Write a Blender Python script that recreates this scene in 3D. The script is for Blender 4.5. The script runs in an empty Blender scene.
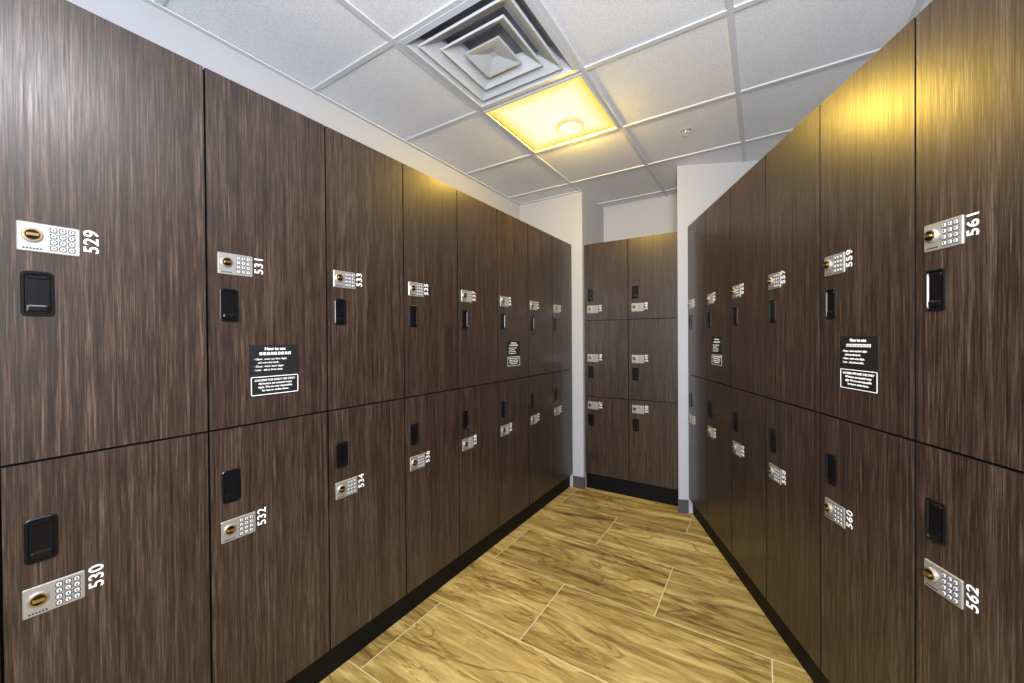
import bpy, bmesh, math
from mathutils import Vector, Matrix, Euler

sc = bpy.context.scene
try:
    sc.view_settings.view_transform = 'Standard'
    sc.view_settings.look = 'None'
except Exception:
    pass

# ------------------------------------------------------------------ constants
F = 390.0
A = math.atan(249 / F)
B = math.atan(55 / F)
CAMH = 1.30
CEIL = 2.56
W = 0.378
XL = -1.388           # left bank face
ROT_R = -(math.pi / 2 - (A - B))
O_R = Vector((-0.452, 3.115, 0))
DIR_R = Vector((math.cos(ROT_R), math.sin(ROT_R), 0))
DEP_R = Vector((-math.sin(ROT_R), math.cos(ROT_R), 0))
DEPTH = 0.52
Z_TOP, Z_MID, Z_BOT = 2.114, 1.03, 0.115

# ------------------------------------------------------------------ materials
def new_mat(name):
    m = bpy.data.materials.new(name)
    m.use_nodes = True
    nt = m.node_tree
    return m, nt, nt.nodes['Principled BSDF']

def simple(name, col, rough=0.5, metal=0.0, spec=0.5, emis=None, es=0):
    m, nt, b = new_mat(name)
    b.inputs['Base Color'].default_value = (*col, 1)
    b.inputs['Roughness'].default_value = rough
    b.inputs['Metallic'].default_value = metal
    b.inputs['Specular IOR Level'].default_value = spec
    if emis:
        b.inputs['Emission Color'].default_value = (*emis, 1)
        b.inputs['Emission Strength'].default_value = es
    return m

def N(nt, t, **kw):
    n = nt.nodes.new(t)
    for k, v in kw.items():
        setattr(n, k, v)
    return n

def ramp(nt, stops):
    r = N(nt, 'ShaderNodeValToRGB')
    cr = r.color_ramp
    while len(cr.elements) > 1:
        cr.elements.remove(cr.elements[-1])
    cr.elements[0].position = stops[0][0]
    cr.elements[0].color = (*stops[0][1], 1)
    for p, c in stops[1:]:
        e = cr.elements.new(p)
        e.color = (*c, 1)
    return r

def mixc(nt, a, b, fac, mode='MIX'):
    m = N(nt, 'ShaderNodeMix', data_type='RGBA', blend_type=mode)
    L = nt.links
    for sock, v in ((m.inputs['Factor'], fac), (m.inputs[6], a), (m.inputs[7], b)):
        if hasattr(v, 'is_linked') or hasattr(v, 'links'):
            L.new(v, sock)
        elif isinstance(v, (int, float)):
            sock.default_value = v
        else:
            sock.default_value = (*v, 1)
    return m.outputs[2]

def wood_mat():
    m, nt, b = new_mat('dark_wood_laminate')
    L = nt.links
    tc = N(nt, 'ShaderNodeTexCoord')
    geo = N(nt, 'ShaderNodeNewGeometry')
    mul = N(nt, 'ShaderNodeVectorMath', operation='SCALE')
    mul.inputs[0].default_value = (7.3, 3.1, 13.7)
    L.new(geo.outputs['Random Per Island'], mul.inputs['Scale'])
    add = N(nt, 'ShaderNodeVectorMath', operation='ADD')
    L.new(tc.outputs['Object'], add.inputs[0])
    L.new(mul.outputs[0], add.inputs[1])
    def noise(sc3, detail, dist, rough=0.6):
        mp = N(nt, 'ShaderNodeMapping')
        mp.inputs['Scale'].default_value = sc3
        L.new(add.outputs[0], mp.inputs[0])
        n = N(nt, 'ShaderNodeTexNoise')
        n.inputs['Scale'].default_value = 1
        n.inputs['Detail'].default_value = detail
        n.inputs['Distortion'].default_value = dist
        n.inputs['Roughness'].default_value = rough
        L.new(mp.outputs[0], n.inputs['Vector'])
        return n.outputs['Fac']
    fine = noise((430, 60, 10), 2, 0.25, 0.6)
    mid = noise((150, 20, 2.4), 4, 0.5)
    broad = noise((16, 5, 0.6), 3, 1.2)
    r1 = ramp(nt, [(0.36, (0.0075, 0.0042, 0.0030)), (0.46, (0.022, 0.0132, 0.0098)), (0.55, (0.047, 0.030, 0.0225)), (0.67, (0.115, 0.080, 0.063))])
    mth = N(nt, 'ShaderNodeMath', operation='MULTIPLY_ADD')
    L.new(fine, mth.inputs[0]); mth.inputs[1].default_value = 0.55
    m2 = N(nt, 'ShaderNodeMath', operation='MULTIPLY')
    L.new(mid, m2.inputs[0]); m2.inputs[1].default_value = 0.45
    L.new(m2.outputs[0], mth.inputs[2])
    L.new(mth.outputs[0], r1.inputs[0])
    r2 = ramp(nt, [(0.3, (0.80, 0.77, 0.75)), (0.7, (1.14, 1.12, 1.10))])
    L.new(broad, r2.inputs[0])
    col = mixc(nt, r1.outputs[0], r2.outputs[0], 1.0, 'MULTIPLY')
    L.new(col, b.inputs['Base Color'])
    rr = N(nt, 'ShaderNodeMapRange')
    rr.inputs[1].default_value = 0.3
    rr.inputs[2].default_value = 0.7
    rr.inputs[3].default_value = 0.42
    rr.inputs[4].default_value = 0.24
    L.new(mth.outputs[0], rr.inputs[0])
    L.new(rr.outputs[0], b.inputs['Roughness'])
    b.inputs['Specular IOR Level'].default_value = 0.6
    bp = N(nt, 'ShaderNodeBump')
    bp.inputs['Strength'].default_value = 0.26
    bp.inputs['Distance'].default_value = 0.001
    L.new(mth.outputs[0], bp.inputs['Height'])
    L.new(bp.outputs[0], b.inputs['Normal'])
    return m

def floor_mat():
    m, nt, b = new_mat('wood_look_floor_tile')
    L = nt.links
    tc = N(nt, 'ShaderNodeTexCoord')
    mp = N(nt, 'ShaderNodeMapping')
    mp.inputs['Location'].default_value = (0.88 + 0.457 + 9.14, -1.42 + 9.14, 0)
    L.new(tc.outputs['Object'], mp.inputs[0])
    br = N(nt, 'ShaderNodeTexBrick')
    br.offset = 0.5
    br.inputs['Color1'].default_value = (0, 0, 0, 1)
    br.inputs['Color2'].default_value = (1, 1, 1, 1)
    br.inputs['Mortar'].default_value = (0.5, 0.5, 0.5, 1)
    br.inputs['Scale'].default_value = 1
    br.inputs['Mortar Size'].default_value = 0.0026
    br.inputs['Mortar Smooth'].default_value = 0.1
    br.inputs['Brick Width'].default_value = 0.914
    br.inputs['Row Height'].default_value = 0.457
    L.new(mp.outputs[0], br.inputs['Vector'])
    sep = N(nt, 'ShaderNodeSeparateColor')
    L.new(br.outputs['Color'], sep.inputs[0])
    sc_ = N(nt, 'ShaderNodeVectorMath', operation='SCALE')
    sc_.inputs[0].default_value = (5.3, 17.1, 3.0)
    L.new(sep.outputs[0], sc_.inputs['Scale'])
    ad = N(nt, 'ShaderNodeVectorMath', operation='ADD')
    L.new(tc.outputs['Object'], ad.inputs[0])
    L.new(sc_.outputs[0], ad.inputs[1])
    def noise(s, detail, dist, rough=0.6):
        q = N(nt, 'ShaderNodeMapping')
        q.inputs['Scale'].default_value = s
        q.inputs['Rotation'].default_value = (0, 0, math.radians(5))
        L.new(ad.outputs[0], q.inputs[0])
        n = N(nt, 'ShaderNodeTexNoise')
        n.inputs['Scale'].default_value = 1
        n.inputs['Detail'].default_value = detail
        n.inputs['Roughness'].default_value = rough
        n.inputs['Distortion'].default_value = dist
        L.new(q.outputs[0], n.inputs['Vector'])
        return n.outputs['Fac']
    n1 = noise((1.6, 8.5, 1), 8, 1.0, 0.66)
    n2 = noise((6, 70, 1), 5, 0.7, 0.65)
    n3 = noise((1.1, 6.0, 1), 4, 1.4, 0.55)
    r1 = ramp(nt, [(0.31, (0.125, 0.070, 0.018)), (0.42, (0.29, 0.195, 0.056)), (0.53, (0.45, 0.330, 0.108)), (0.66, (0.64, 0.505, 0.20))])
    L.new(n1, r1.inputs[0])
    r2 = ramp(nt, [(0.3, (0.64, 0.58, 0.48)), (0.6, (1.06, 1.06, 1.06))])
    L.new(n2, r2.inputs[0])
    sb = N(nt, 'ShaderNodeMath', operation='SUBTRACT'); L.new(n3, sb.inputs[0]); sb.inputs[1].default_value = 0.5
    ab = N(nt, 'ShaderNodeMath', operation='ABSOLUTE'); L.new(sb.outputs[0], ab.inputs[0])
    r3 = ramp(nt, [(0.0, (0.38, 0.27, 0.17)), (0.025, (1, 1, 1))])
    L.new(ab.outputs[0], r3.inputs[0])
    c = mixc(nt, r1.outputs[0], r2.outputs[0], 0.85, 'MULTIPLY')
    c = mixc(nt, c, r3.outputs[0], 0.75, 'MULTIPLY')
    r4 = ramp(nt, [(0.0, (0.80, 0.79, 0.77)), (1.0, (1.12, 1.11, 1.10))])
    L.new(sep.outputs[0], r4.inputs[0])
    c = mixc(nt, c, r4.outputs[0], 1.0, 'MULTIPLY')
    c = mixc(nt, c, (0.58, 0.49, 0.27), br.outputs['Fac'])
    L.new(c, b.inputs['Base Color'])
    b.inputs['Roughness'].default_value = 0.48
    inv = N(nt, 'ShaderNodeMath', operation='SUBTRACT'); inv.inputs[0].default_value = 1
    L.new(br.outputs['Fac'], inv.inputs[1])
    bp = N(nt, 'ShaderNodeBump')
    bp.inputs['Strength'].default_value = 0.4
    bp.inputs['Distance'].default_value = 0.002
    L.new(inv.outputs[0], bp.inputs['Height'])
    L.new(bp.outputs[0], b.inputs['Normal'])
    return m

def ceil_mat():
    m, nt, b = new_mat('acoustic_tile')
    L = nt.links
    tc = N(nt, 'ShaderNodeTexCoord')
    n = N(nt, 'ShaderNodeTexNoise'); n.inputs['Scale'].default_value = 200; n.inputs['Detail'].default_value = 3
    L.new(tc.outputs['Object'], n.inputs['Vector'])
    r = ramp(nt, [(0.33, (0.54, 0.56, 0.61)), (0.5, (0.74, 0.76, 0.81))])
    L.new(n.outputs['Fac'], r.inputs[0])
    L.new(r.outputs[0], b.inputs['Base Color'])
    b.inputs['Roughness'].default_value = 0.9
    bp = N(nt, 'ShaderNodeBump'); bp.inputs['Strength'].default_value = 0.4; bp.inputs['Distance'].default_value = 0.001
    L.new(n.outputs['Fac'], bp.inputs['Height']); L.new(bp.outputs[0], b.inputs['Normal'])
    return m

def wall_mat():
    m, nt, b = new_mat('painted_wall')
    L = nt.links
    tc = N(nt, 'ShaderNodeTexCoord')
    n = N(nt, 'ShaderNodeTexNoise'); n.inputs['Scale'].default_value = 180
    L.new(tc.outputs['Object'], n.inputs['Vector'])
    b.inputs['Base Color'].default_value = (0.41, 0.425, 0.475, 1)
    b.inputs['Roughness'].default_value = 0.75
    bp = N(nt, 'ShaderNodeBump'); bp.inputs['Strength'].default_value = 0.15; bp.inputs['Distance'].default_value = 0.001
    L.new(n.outputs['Fac'], bp.inputs['Height']); L.new(bp.outputs[0], b.inputs['Normal'])
    return m

M_WOOD = wood_mat()
M_FLOOR = floor_mat()
M_TILE = ceil_mat()
M_WALL = wall_mat()
M_GRID = simple('grid_white', (0.55, 0.57, 0.61), 0.55, spec=0.25)
M_BLACK = simple('carcass_black', (0.004, 0.004, 0.005), 0.6, spec=0.2)
M_KICK = simple('kick_black', (0.004, 0.004, 0.004), 0.55, spec=0.15)
M_PLASTIC = simple('handle_black_plastic', (0.003, 0.003, 0.004), 0.28, spec=0.35)
M_NICKEL = simple('brushed_nickel', (0.42, 0.415, 0.40), 0.42, 0.7)
M_BRASS = simple('brass', (0.55, 0.37, 0.13), 0.28, 0.95)
M_BTN = simple('button_grey', (0.58, 0.58, 0.58), 0.45)
M_WHITE = simple('number_white', (0.82, 0.82, 0.82), 0.5)
M_LABEL = simple('label_black', (0.006, 0.006, 0.006), 0.5)
M_BASE = simple('vinyl_base_grey', (0.06, 0.06, 0.065), 0.5)
M_VENT = simple('vent_enamel', (0.50, 0.53, 0.58), 0.45)
M_DUCT = simple('duct_grey', (0.30, 0.31, 0.35), 0.6)
M_CHROME = simple('chrome', (0.75, 0.75, 0.75), 0.2, 0.9)

# ------------------------------------------------------------------ helpers
def link(o, parent=None):
    sc.collection.objects.link(o)
    if parent:
        o.parent = parent
    return o

def mk(name, bm, mats, parent=None, smooth=False):
    me = bpy.data.meshes.new(name)
    bmesh.ops.recalc_face_normals(bm, faces=bm.faces)
    bm.to_mesh(me); bm.free()
    for m in mats:
        me.materials.append(m)
    if smooth:
        for p in me.polygons: p.use_smooth = True
    return link(bpy.data.objects.new(name, me), parent)

def empty(name, loc=(0, 0, 0), rz=0):
    e = bpy.data.objects.new(name, None)
    e.empty_display_size = 0.1
    e.location = loc
    e.rotation_euler = (0, 0, rz)
    sc.collection.objects.link(e)
    return e

def box(bm, lo, hi, mat=0, bevel=0.0):
    vs = [bm.verts.new((x, y, z)) for x in (lo[0], hi[0]) for y in (lo[1], hi[1]) for z in (lo[2], hi[2])]
    idx = [(0, 1, 3, 2), (4, 6, 7, 5), (0, 4, 5, 1), (2, 3, 7, 6), (0, 2, 6, 4), (1, 5, 7, 3)]
    fs = []
    for f in idx:
        fc = bm.faces.new([vs[i] for i in f]); fc.material_index = mat; fs.append(fc)
    return fs

def rrect(w, h, r, seg=4):
    pts = []
    if r <= 0:
        return [(w/2, -h/2), (w/2, h/2), (-w/2, h/2), (-w/2, -h/2)]
    for cx, cy, a0 in ((w/2-r, -h/2+r, -90), (w/2-r, h/2-r, 0), (-w/2+r, h/2-r, 90), (-w/2+r, -h/2+r, 180)):
        for i in range(seg + 1):
            a = math.radians(a0 + 90 * i / seg)
            pts.append((cx + r * math.cos(a), cy + r * math.sin(a)))
    return pts

def loft(bm, loops, c=(0, 0), mapf=None, mat=0, cap=True, capmat=None):
    prev = None
    for lp in loops:
        w, h, r, n = lp[:4]
        mi = lp[4] if len(lp) > 4 else mat
        pts = rrect(w, h, r)
        cur = [bm.verts.new(mapf(c[0]+p[0], c[1]+p[1], n)) for p in pts]
        if prev:
            k = len(cur)
            for i in range(k):
                f = bm.faces.new((prev[i], prev[(i+1) % k], cur[(i+1) % k], cur[i])); f.material_index = mi
        prev = cur
    if cap:
        f = bm.faces.new(prev); f.material_index = mat if capmat is None else capmat

FRONT = lambda u, v, n: (u, -n, v)     # n = out of the door toward viewer
DOWN = lambda u, v, n: (u, v, n)

def disc(bm, c, prof, mapf, mat=0, seg=24, capmat=None, cap=True):
    prev = None
    for r, n in prof:
        cur = [bm.verts.new(mapf(c[0]+r*math.cos(2*math.pi*i/seg), c[1]+r*math.sin(2*math.pi*i/seg), n)) for i in range(seg)]
        if prev:
            for i in range(seg):
                f = bm.faces.new((prev[i], prev[(i+1) % seg], cur[(i+1) % seg], cur[i])); f.material_index = mat
        prev = cur
    if cap:
        f = bm.faces.new(prev); f.material_index = mat if capmat is None else capmat

def mesh_only(name, bm, mats):
    me = bpy.data.meshes.new(name)
    bmesh.ops.recalc_face_normals(bm, faces=bm.faces)
    bm.to_mesh(me); bm.free()
    for m in mats: me.materials.append(m)
    return me

# ------------------------------------------------------------------ shared locker hardware
def handle_mesh():
    bm = bmesh.new()
    w, h = 0.050, 0.102
    loft(bm, [(w, h, 0.009, 0.0), (w, h, 0.009, 0.0025), (w-0.004, h-0.004, 0.008, 0.004),
              (w-0.010, h-0.010, 0.006, 0.004), (w-0.014, h-0.014, 0.005, 0.0008)], mapf=FRONT)
    loft(bm, [(w-0.018, 0.016, 0.003, 0.0008), (w-0.018, 0.014, 0.003, 0.0035), (w-0.022, 0.008, 0.003, 0.0045)],
         c=(0, -h/2+0.018), mapf=FRONT)
    loft(bm, [(w-0.018, 0.010, 0.003, 0.0008), (w-0.020, 0.006, 0.002, 0.003)], c=(0, h/2-0.013), mapf=FRONT)
    return mesh_only('recessed_pull', bm, [M_PLASTIC])

def keypad_mesh():
    bm = bmesh.new()
    w, h = 0.096, 0.066
    loft(bm, [(w, h, 0.003, 0.0), (w, h, 0.003, 0.002), (w-0.003, h-0.003, 0.002, 0.0035)], mapf=FRONT, mat=0)
    B0 = 0.0035
    disc(bm, (-0.026, 0.004), [(0.0165, B0), (0.0165, B0+0.003), (0.0145, B0+0.005), (0.0125, B0+0.005)], FRONT, 0)
    disc(bm, (-0.026, 0.004), [(0.0135, B0+0.005), (0.0135, B0+0.0065)], FRONT, 1)
    disc(bm, (-0.026, 0.004), [(0.0112, B0+0.0065), (0.0112, B0+0.0072)], FRONT, 2)
    loft(bm, [(0.019, 0.007, 0.002, B0+0.007), (0.018, 0.006, 0.002, B0+0.013)], c=(-0.026, 0.004), mapf=FRONT, mat=1)
    for i in range(6):
        box(bm, (-0.040+i*0.005, -B0-0.0005, -0.0275), (-0.0368+i*0.005, -B0+0.0002, -0.0245), 2)
    for r in range(4):
        for c in range(3):
            cx = 0.0060 + c*0.0140; cy = 0.0210 - r*0.0140
            loft(bm, [(0.0118, 0.0118, 0.003, B0), (0.0118, 0.0118, 0.003, B0+0.0008)], c=(cx, cy), mapf=FRONT, mat=4)
            loft(bm, [(0.0086, 0.0086, 0.0026, B0+0.0008), (0.0080, 0.0080, 0.0026, B0+0.002)], c=(cx, cy), mapf=FRONT, mat=3)
            box(bm, (cx-0.0012, -B0-0.0026, cy-0.0024), (cx+0.0012, -B0-0.0018, cy+0.0024), 4)
    return mesh_only('keypad_lock', bm, [M_NICKEL, M_BRASS, M_PLASTIC, M_BTN, simple('button_rim', (0.05, 0.05, 0.055), 0.5)])

HM = handle_mesh()
KM = keypad_mesh()
M_TXT_FRONT = Matrix(((1, 0, 0), (0, 0, -1), (0, 1, 0))).to_4x4()
M_TXT_VERT = Matrix(((0, -1, 0), (0, 0, -1), (1, 0, 0))).to_4x4()

def text(name, body, size, mat4, loc, parent, offset=0.0, align='LEFT', spacing=1.0, line=1.0):
    cu = bpy.data.curves.new(name, 'FONT')
    cu.body = body
    cu.size = size
    cu.extrude = 0.0004
    cu.offset = offset
    cu.align_x = align
    cu.space_character = spacing
    cu.space_line = line
    cu.resolution_u = 6
    cu.materials.append(M_WHITE)
    o = bpy.data.objects.new(name, cu)
    sc.collection.objects.link(o)
    o.parent = parent
    o.matrix_local = Matrix.Translation(loc) @ mat4
    return o

def label(parent, idx, u, z):
    """black how-to card above a white-outlined notice"""
    bm = bmesh.new()
    w = 0.158
    box(bm, (u, -0.0015, z-0.098), (u+w, 0.0, z), 0)
    box(bm, (u, -0.0015, z-0.168), (u+w, 0.0, z-0.101), 0)
    t = 0.0022
    a, b_, c, d = u+0.003, u+w-0.003, z-0.165, z-0.104
    for lo, hi in (((a, c), (b_, c+t)), ((a, d-t), (b_, d)), ((a, c), (a+t, d)), ((b_-t, c), (b_, d))):
        box(bm, (lo[0], -0.0022, lo[1]), (hi[0], -0.0014, hi[1]), 1)
    for i in range(9):
        x = u+0.030+i*0.0115
        box(bm, (x, -0.0022, z-0.033), (x+0.008, -0.0014, z-0.024), 1)
        box(bm, (x+0.0025, -0.0026, z-0.0305), (x+0.0055, -0.0020, z-0.0265), 0)
    mk('instruction_card_%d' % idx, bm, [M_LABEL, M_WHITE], parent)
    text('card_title_%d' % idx, 'How to use', 0.014, M_TXT_FRONT, (u+w/2, -0.0018, z-0.017), parent, 0.0003, 'CENTER')
    text('card_steps_%d' % idx, '- Open:  enter any four digits\n     and turn the knob.\n- Close:  enter same digits.\n- Lost:   ask at front desk.',
         0.0088, M_TXT_FRONT, (u+0.012, -0.0018, z-0.049), parent, 0.0, 'LEFT', 1.0, 1.35)
    text('card_notice_%d' % idx, 'LOCKERS FOR DAILY USE ONLY\nAll lockers are emptied every\nnight. We are not responsible\nfor lost or stolen items.',
         0.0090, M_TXT_FRONT, (u+w/2, -0.0018, z-0.119), parent, 0.0001, 'CENTER', 1.0, 1.25)

def locker_bank(loc, rz, ncol, w, tiers, numbers, labels=()):
    root = empty('locker_bank', loc, rz)
    total = ncol * w
    bm = bmesh.new()
    ztop = tiers[-1][1]; zb = tiers[0][0]
    box(bm, (0, 0.020, zb-0.004), (total, DEPTH, ztop-0.003), 0)
    mk('carcass', bm, [M_BLACK], root)
    bm = bmesh.new()
    box(bm, (0, 0.028, 0.0), (total, DEPTH-0.02, zb-0.003), 0)
    mk('toe_kick', bm, [M_KICK], root)
    bm = bmesh.new()
    g = 0.0027
    for c in range(ncol):
        for (z0, z1, hz, kz) in tiers:
            box(bm, (c*w+g, 0.0, z0+g), ((c+1)*w-g, 0.0195, z1-g), 0)
    # material 1 = black PVC edge banding on the door edges, wood only on the face
    for f in bm.faces:
        f.normal_update()
        if abs(f.normal.y) < 0.5:
            f.material_index = 1
    mk('doors', bm, [M_WOOD, M_BLACK], root)
    n = 0
    for c in range(ncol):
        for r, (z0, z1, hz, kz) in enumerate(tiers):
            n += 1
            o = link(bpy.data.objects.new('pull_%d' % n, HM), root); o.location = (c*w+0.057, 0, hz)
            o = link(bpy.data.objects.new('keypad_lock_%d' % n, KM), root); o.location = (c*w+0.076, 0, kz)
            text('number_%d' % n, numbers(c, r), 0.036, M_TXT_VERT, (c*w+0.155, -0.0006, kz-0.021), root, 0.0004, 'LEFT', 1.08)
    for i, (u, z) in enumerate(labels):
        label(root, i+1, u, z)
    return root

tiers2 = [(Z_BOT, Z_MID, 0.850, 0.713), (Z_MID, Z_TOP, 1.410, 1.538)]
tiers3 = [(Z_BOT+0.02, 0.80, 0.60, 0.725), (0.80, 1.45, 1.01, 1.13), (1.45, Z_TOP-0.008, 1.665, 1.545)]

WL = 0.3795
yl0 = 3.147 - 11*WL
locker_bank((XL, yl0, 0), math.pi/2, 11, WL, tiers2,
            lambda c, r: str(529 + 2*(c-3) + (1-r)),
            labels=((4*WL+0.112, 1.285), (8*WL+0.105, 1.285)))
locker_bank((O_R.x, O_R.y, 0), ROT_R, 9, W, tiers2,
            lambda c, r: str(551 + 2*c + (1-r)),
            labels=((4*W+0.102, 1.300), (1*W+0.100, 1.300)))
locker_bank((-1.285, 3.176, 0), 0, 2, 0.377, tiers3,
            lambda c, r: str(545 + 3*c + (2-r)))

# ------------------------------------------------------------------ room
def prism(name, pts, z0, z1, mat, parent=None):
    bm = bmesh.new()
    lo = [bm.verts.new((p[0], p[1], z0)) for p in pts]
    hi = [bm.verts.new((p[0], p[1], z1)) for p in pts]
    k = len(pts)
    bm.faces.new(lo); bm.faces.new(hi)
    for i in range(k):
        bm.faces.new((lo[i], lo[(i+1) % k], hi[(i+1) % k], hi[i]))
    return mk(name, bm, [mat], parent)

YB, YR = 3.70, -2.70
XW = -1.917
prism('floor', [(-2.05, YR-0.12), (3.1, YR-0.12), (3.1, YB+0.12), (-2.05, YB+0.12)], -0.05, 0.0, M_FLOOR)
WT = CEIL + 0.01
prism('wall_left', [(XW, YR), (XW, YB), (XW-0.12, YB), (XW-0.12, YR)], 0, WT, M_WALL)
prism('wall_back', [(XW-0.12, YB), (0.6, YB), (0.6, YB+0.12), (XW-0.12, YB+0.12)], 0, WT, M_WALL)
prism('wall_rear', [(XW-0.12, YR-0.12), (3.1, YR-0.12), (3.1, YR), (XW-0.12, YR)], 0, WT, M_WALL)
def PR(t, d):
    p = O_R + DIR_R*t + DEP_R*d
    return (p.x, p.y)
prism('wall_right', [PR(0.0, DEPTH+0.02), PR(6.62, DEPTH+0.02), PR(6.62, DEPTH+0.14), PR(0.0, DEPTH+0.14)], 0, WT, M_WALL)
XS = -1.291
prism('wall_partition_left', [(XW, 3.153), (XS, 3.153), (XS, YB), (XW, YB)], 0, WT, M_WALL)
a = PR(-0.006, -0.070); b2 = PR(-0.006, DEPTH+0.14)
prism('wall_partition_right', [a, b2, (b2[0], YB), (a[0], YB)], 0, WT, M_WALL)
prism('baseboard_left', [(XL+0.001, 3.147), (XS+0.006, 3.147), (XS+0.006, 3.172), (XS+0.0005, 3.172), (XS+0.0005, 3.1525), (XL+0.001, 3.1525)], 0, 0.10, M_BASE)
c1 = PR(-0.0001, 0.0); c2 = PR(-0.0001, -0.076); c3 = PR(-0.0055, -0.076); c4 = PR(-0.0055, 0.0)
prism('baseboard_right', [c1, c2, c3, c4], 0, 0.10, M_BASE)

# ------------------------------------------------------------------ ceiling
PX, PY = 0.607, 0.605
xs = [-1.31 + PX*k for k in range(-1, 8)]
ys = [1.74 + PY*k for k in range(-7, 4)] + [YB]
ys[0] = YR - 0.02
def cell_is(x, y, cx, cy):
    return abs(x-cx) < 0.01 and abs(y-cy) < 0.01
lamps = [(-1.31, 1.74), (-1.31+2*PX, 1.74-3*PY)]  # second cell: added fixture above the camera, out of view
bm = bmesh.new()
for i in range(len(xs)-1):
    for j in range(len(ys)-1):
        x, y = xs[i], ys[j]
        if any(cell_is(x, y, *c) for c in lamps) or cell_is(x, y, -1.31, 1.74-PY):
            continue
        box(bm, (x+0.001, y+0.001, CEIL+0.006), (xs[i+1]-0.001, ys[j+1]-0.001, CEIL+0.024), 0)
for x in xs:
    box(bm, (x-0.012, ys[0], CEIL), (x+0.012, YB, CEIL+0.007), 1)
for y in ys:
    box(bm, (xs[0], y-0.012, CEIL-0.0002), (xs[-1], y+0.012, CEIL+0.0068), 1)
box(bm, (xs[0]-0.1, ys[0]-0.1, CEIL+0.22), (xs[-1]+0.1, YB+0.1, CEIL+0.24), 1)
mk('ceiling', bm, [M_TILE, M_GRID])
bm = bmesh.new()
box(bm, (XW, YR, CEIL-0.004), (XW+0.022, 3.14, CEIL+0.003), 0)
mk('trim_1', bm, [M_GRID])
bm = bmesh.new()
box(bm, (XW+0.02, 3.130, CEIL-0.004), (XS, 3.153, CEIL+0.003), 0)
mk('trim_2', bm, [M_GRID])

# ------------------------------------------------------------------ 4-way air diffuser
root = empty('ceiling_air_diffuser', (-1.31+PX/2, 1.74-PY/2, CEIL))
bm = bmesh.new()
S = 0.585
loft(bm, [(S, S, 0, 0.006), (S, S, 0, -0.002), (S-0.05, S-0.05, 0, -0.004), (S-0.055, S-0.055, 0, 0.004), (S-0.13, S-0.13, 0, 0.040), (S-0.13, S-0.13, 0, 0.12)], mapf=DOWN, cap=False)
mk('frame', bm, [M_VENT], root)
bm = bmesh.new()
loft(bm, [(S-0.12, S-0.12, 0, 0.119), (S-0.13, S-0.13, 0, 0.12)], mapf=DOWN)
mk('duct', bm, [M_DUCT], root)
bm = bmesh.new()
for s, d in ((0.470, 0.135), (0.335, 0.115)):
    loft(bm, [(s, s, 0, 0.000), (s-0.014, s-0.014, 0, -0.005), (s-d, s-d, 0, 0.030), (s-d, s-d, 0, 0.055),
              (s-d-0.004, s-d-0.004, 0, 0.055), (s-d-0.004, s-d-0.004, 0, 0.034), (s-0.003, s-0.003, 0, 0.002)], mapf=DOWN, cap=False)
mk('louvers', bm, [M_VENT], root)
bm = bmesh.new()
loft(bm, [(0.06, 0.06, 0, 0.05), (0.06, 0.06, 0, 0.03), (0.180, 0.180, 0, -0.001), (0.192, 0.192, 0, -0.006), (0.176, 0.176, 0, -0.008), (0.03, 0.03, 0, 0.010)], mapf=DOWN)
mk('center_cone', bm, [M_VENT], root)

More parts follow.
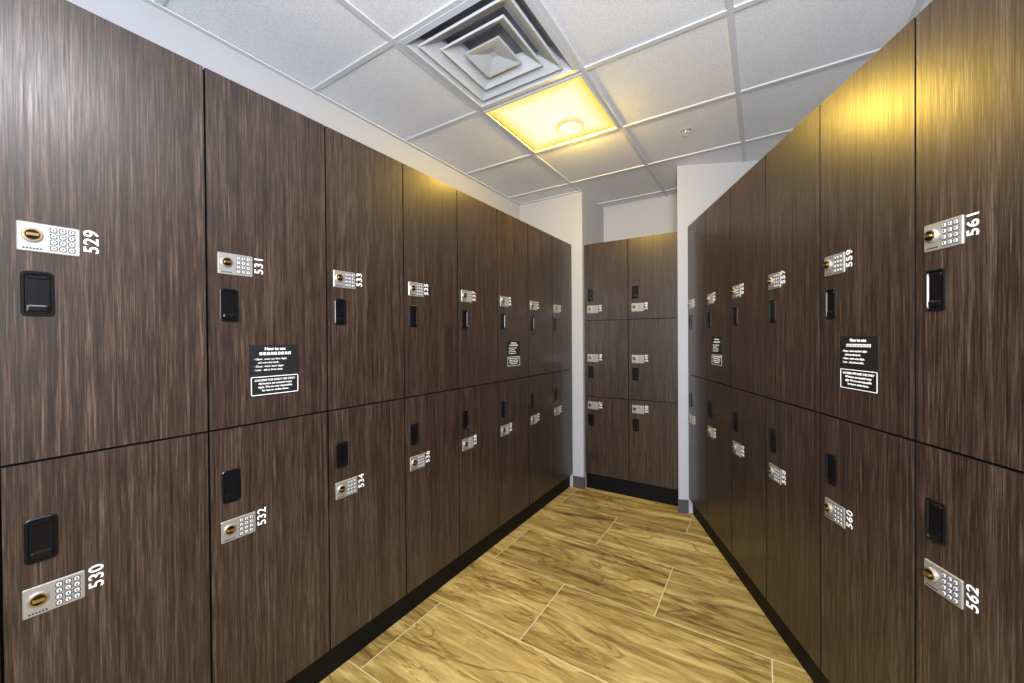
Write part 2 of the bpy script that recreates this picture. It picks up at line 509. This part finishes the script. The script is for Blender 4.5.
# ------------------------------------------------------------------ recessed troffers: the warm one, plus an added unseen cool one
def troffer(cx, cy, warm):
    root = empty('recessed_ceiling_light', (cx, cy, CEIL))
    bm = bmesh.new()
    S = 0.583
    loft(bm, [(S, S, 0, 0.004), (S, S, 0, -0.003), (S-0.022, S-0.022, 0, -0.004), (S-0.026, S-0.026, 0, 0.004)], mapf=DOWN, cap=False)
    mk('frame', bm, [M_GRID], root)
    bm = bmesh.new()
    m, nt, b = new_mat('lens_glow_warm' if warm else 'added_lens_cool')
    if warm:
        LX, LY = 0.05, 0.12
        loft(bm, [(S-0.024, S-0.024, 0, 0.010), (S-0.026, S-0.026, 0, 0.0095)], mapf=DOWN)
        L = nt.links
        tc = N(nt, 'ShaderNodeTexCoord')
        sp = N(nt, 'ShaderNodeSeparateXYZ'); L.new(tc.outputs['Object'], sp.inputs[0])
        ax = N(nt, 'ShaderNodeMath', operation='ABSOLUTE'); L.new(sp.outputs[0], ax.inputs[0])
        ay = N(nt, 'ShaderNodeMath', operation='ABSOLUTE'); L.new(sp.outputs[1], ay.inputs[0])
        mx = N(nt, 'ShaderNodeMath', operation='MAXIMUM'); L.new(ax.outputs[0], mx.inputs[0]); L.new(ay.outputs[0], mx.inputs[1])
        r = ramp(nt, [(0.0, (1.0, 0.96, 0.78)), (0.18, (1.0, 0.94, 0.66)), (0.245, (1.0, 0.86, 0.30)), (0.280, (1.0, 0.69, 0.03))])
        L.new(mx.outputs[0], r.inputs[0])
        L.new(r.outputs[0], b.inputs['Emission Color'])
        b.inputs['Emission Strength'].default_value = 1.08
        b.inputs['Base Color'].default_value = (0.0, 0.0, 0.0, 1)
        b.inputs['Specular IOR Level'].default_value = 0.0
        b.inputs['Roughness'].default_value = 0.8
        mk('lens', bm, [m], root)
        bm = bmesh.new()
        disc(bm, (LX, LY), [(0.085, 0.009), (0.085, -0.004), (0.070, -0.012), (0.060, -0.012), (0.060, 0.009)], DOWN, seg=40, cap=False)
        mk('lamp_collar', bm, [simple('collar_glow', (0.02, 0.015, 0.005), 0.5, emis=(1.0, 0.84, 0.36), es=0.92)], root, True)
        ld = bpy.data.lights.new('lamp_warm', 'POINT')
        ld.energy = 60; ld.color = (1.0, 0.64, 0.09); ld.shadow_soft_size = 0.055
        lo = bpy.data.objects.new('lamp', ld); sc.collection.objects.link(lo); lo.parent = root
        lo.location = (LX, LY, -0.012)
    else:  # added cool fill panel, gives the near doors their sheen
        loft(bm, [(S-0.03, S-0.03, 0, 0.006), (S-0.032, S-0.032, 0, 0.0055)], mapf=DOWN)
        b.inputs['Emission Color'].default_value = (0.95, 0.97, 1, 1)
        b.inputs['Emission Strength'].default_value = 3
        mk('lens', bm, [m], root)
        ld = bpy.data.lights.new('added_fill_cool', 'AREA')
        ld.energy = 34; ld.color = (0.92, 0.95, 1.0); ld.shape = 'SQUARE'; ld.size = 0.5
        lo = bpy.data.objects.new('lamp', ld); sc.collection.objects.link(lo); lo.parent = root
        lo.location = (0, 0, -0.006)
for i, (x, y) in enumerate(lamps):
    troffer(x+PX/2, y+PY/2, i == 0)

# ------------------------------------------------------------------ sprinkler
root = empty('sprinkler_head', (-0.385, 2.60, CEIL+0.006))
bm = bmesh.new()
disc(bm, (0, 0), [(0.032, 0.0), (0.032, -0.003), (0.025, -0.006), (0.013, -0.006)], DOWN)
mk('escutcheon', bm, [M_CHROME], root)
bm = bmesh.new()
disc(bm, (0, 0), [(0.008, -0.006), (0.008, -0.014), (0.004, -0.016), (0.004, -0.022), (0.012, -0.023), (0.012, -0.025)], DOWN)
for s in (-1, 1):
    box(bm, (s*0.010-0.0015, -0.002, -0.024), (s*0.010+0.0015, 0.002, -0.006), 0)
mk('deflector', bm, [M_CHROME], root)

# ------------------------------------------------------------------ added fill lights standing in for a flash, unseen behind camera
def area(name, loc, target, size, energy, col):
    ld = bpy.data.lights.new(name, 'AREA')
    ld.energy = energy; ld.color = col; ld.shape = 'SQUARE'; ld.size = size
    o = bpy.data.objects.new(name, ld); sc.collection.objects.link(o)
    o.location = loc
    o.rotation_euler = (Vector(target)-Vector(loc)).to_track_quat('-Z', 'Y').to_euler()
    return o
area('soft_fill', (0.35, -0.9, 1.85), (-0.9, 3.0, 2.2), 0.7, 74, (0.94, 0.96, 1.0))  # added soft fill for the locker fronts
area('ceiling_fill', (0.25, -0.7, 1.35), (-0.5, 1.8, 2.56), 0.5, 64, (0.90, 0.94, 1.0))  # added fill aimed up to brighten the ceiling

w = bpy.data.worlds.new('World'); sc.world = w
w.use_nodes = True
w.node_tree.nodes['Background'].inputs[0].default_value = (0.6, 0.65, 0.7, 1)
w.node_tree.nodes['Background'].inputs[1].default_value = 0.3

# ------------------------------------------------------------------ camera
cd = bpy.data.cameras.new('camera')
cd.sensor_width = 36
cd.lens = F * 36 / 1024
cd.clip_start = 0.02
cam = bpy.data.objects.new('camera', cd)
sc.collection.objects.link(cam)
R = Matrix.Rotation(A, 4, 'Z') @ Matrix.Rotation(math.radians(90-0.41), 4, 'X') @ Matrix.Rotation(math.radians(-0.42), 4, 'Z')
cam.matrix_world = Matrix.Translation((0, 0, CAMH)) @ R
sc.camera = cam
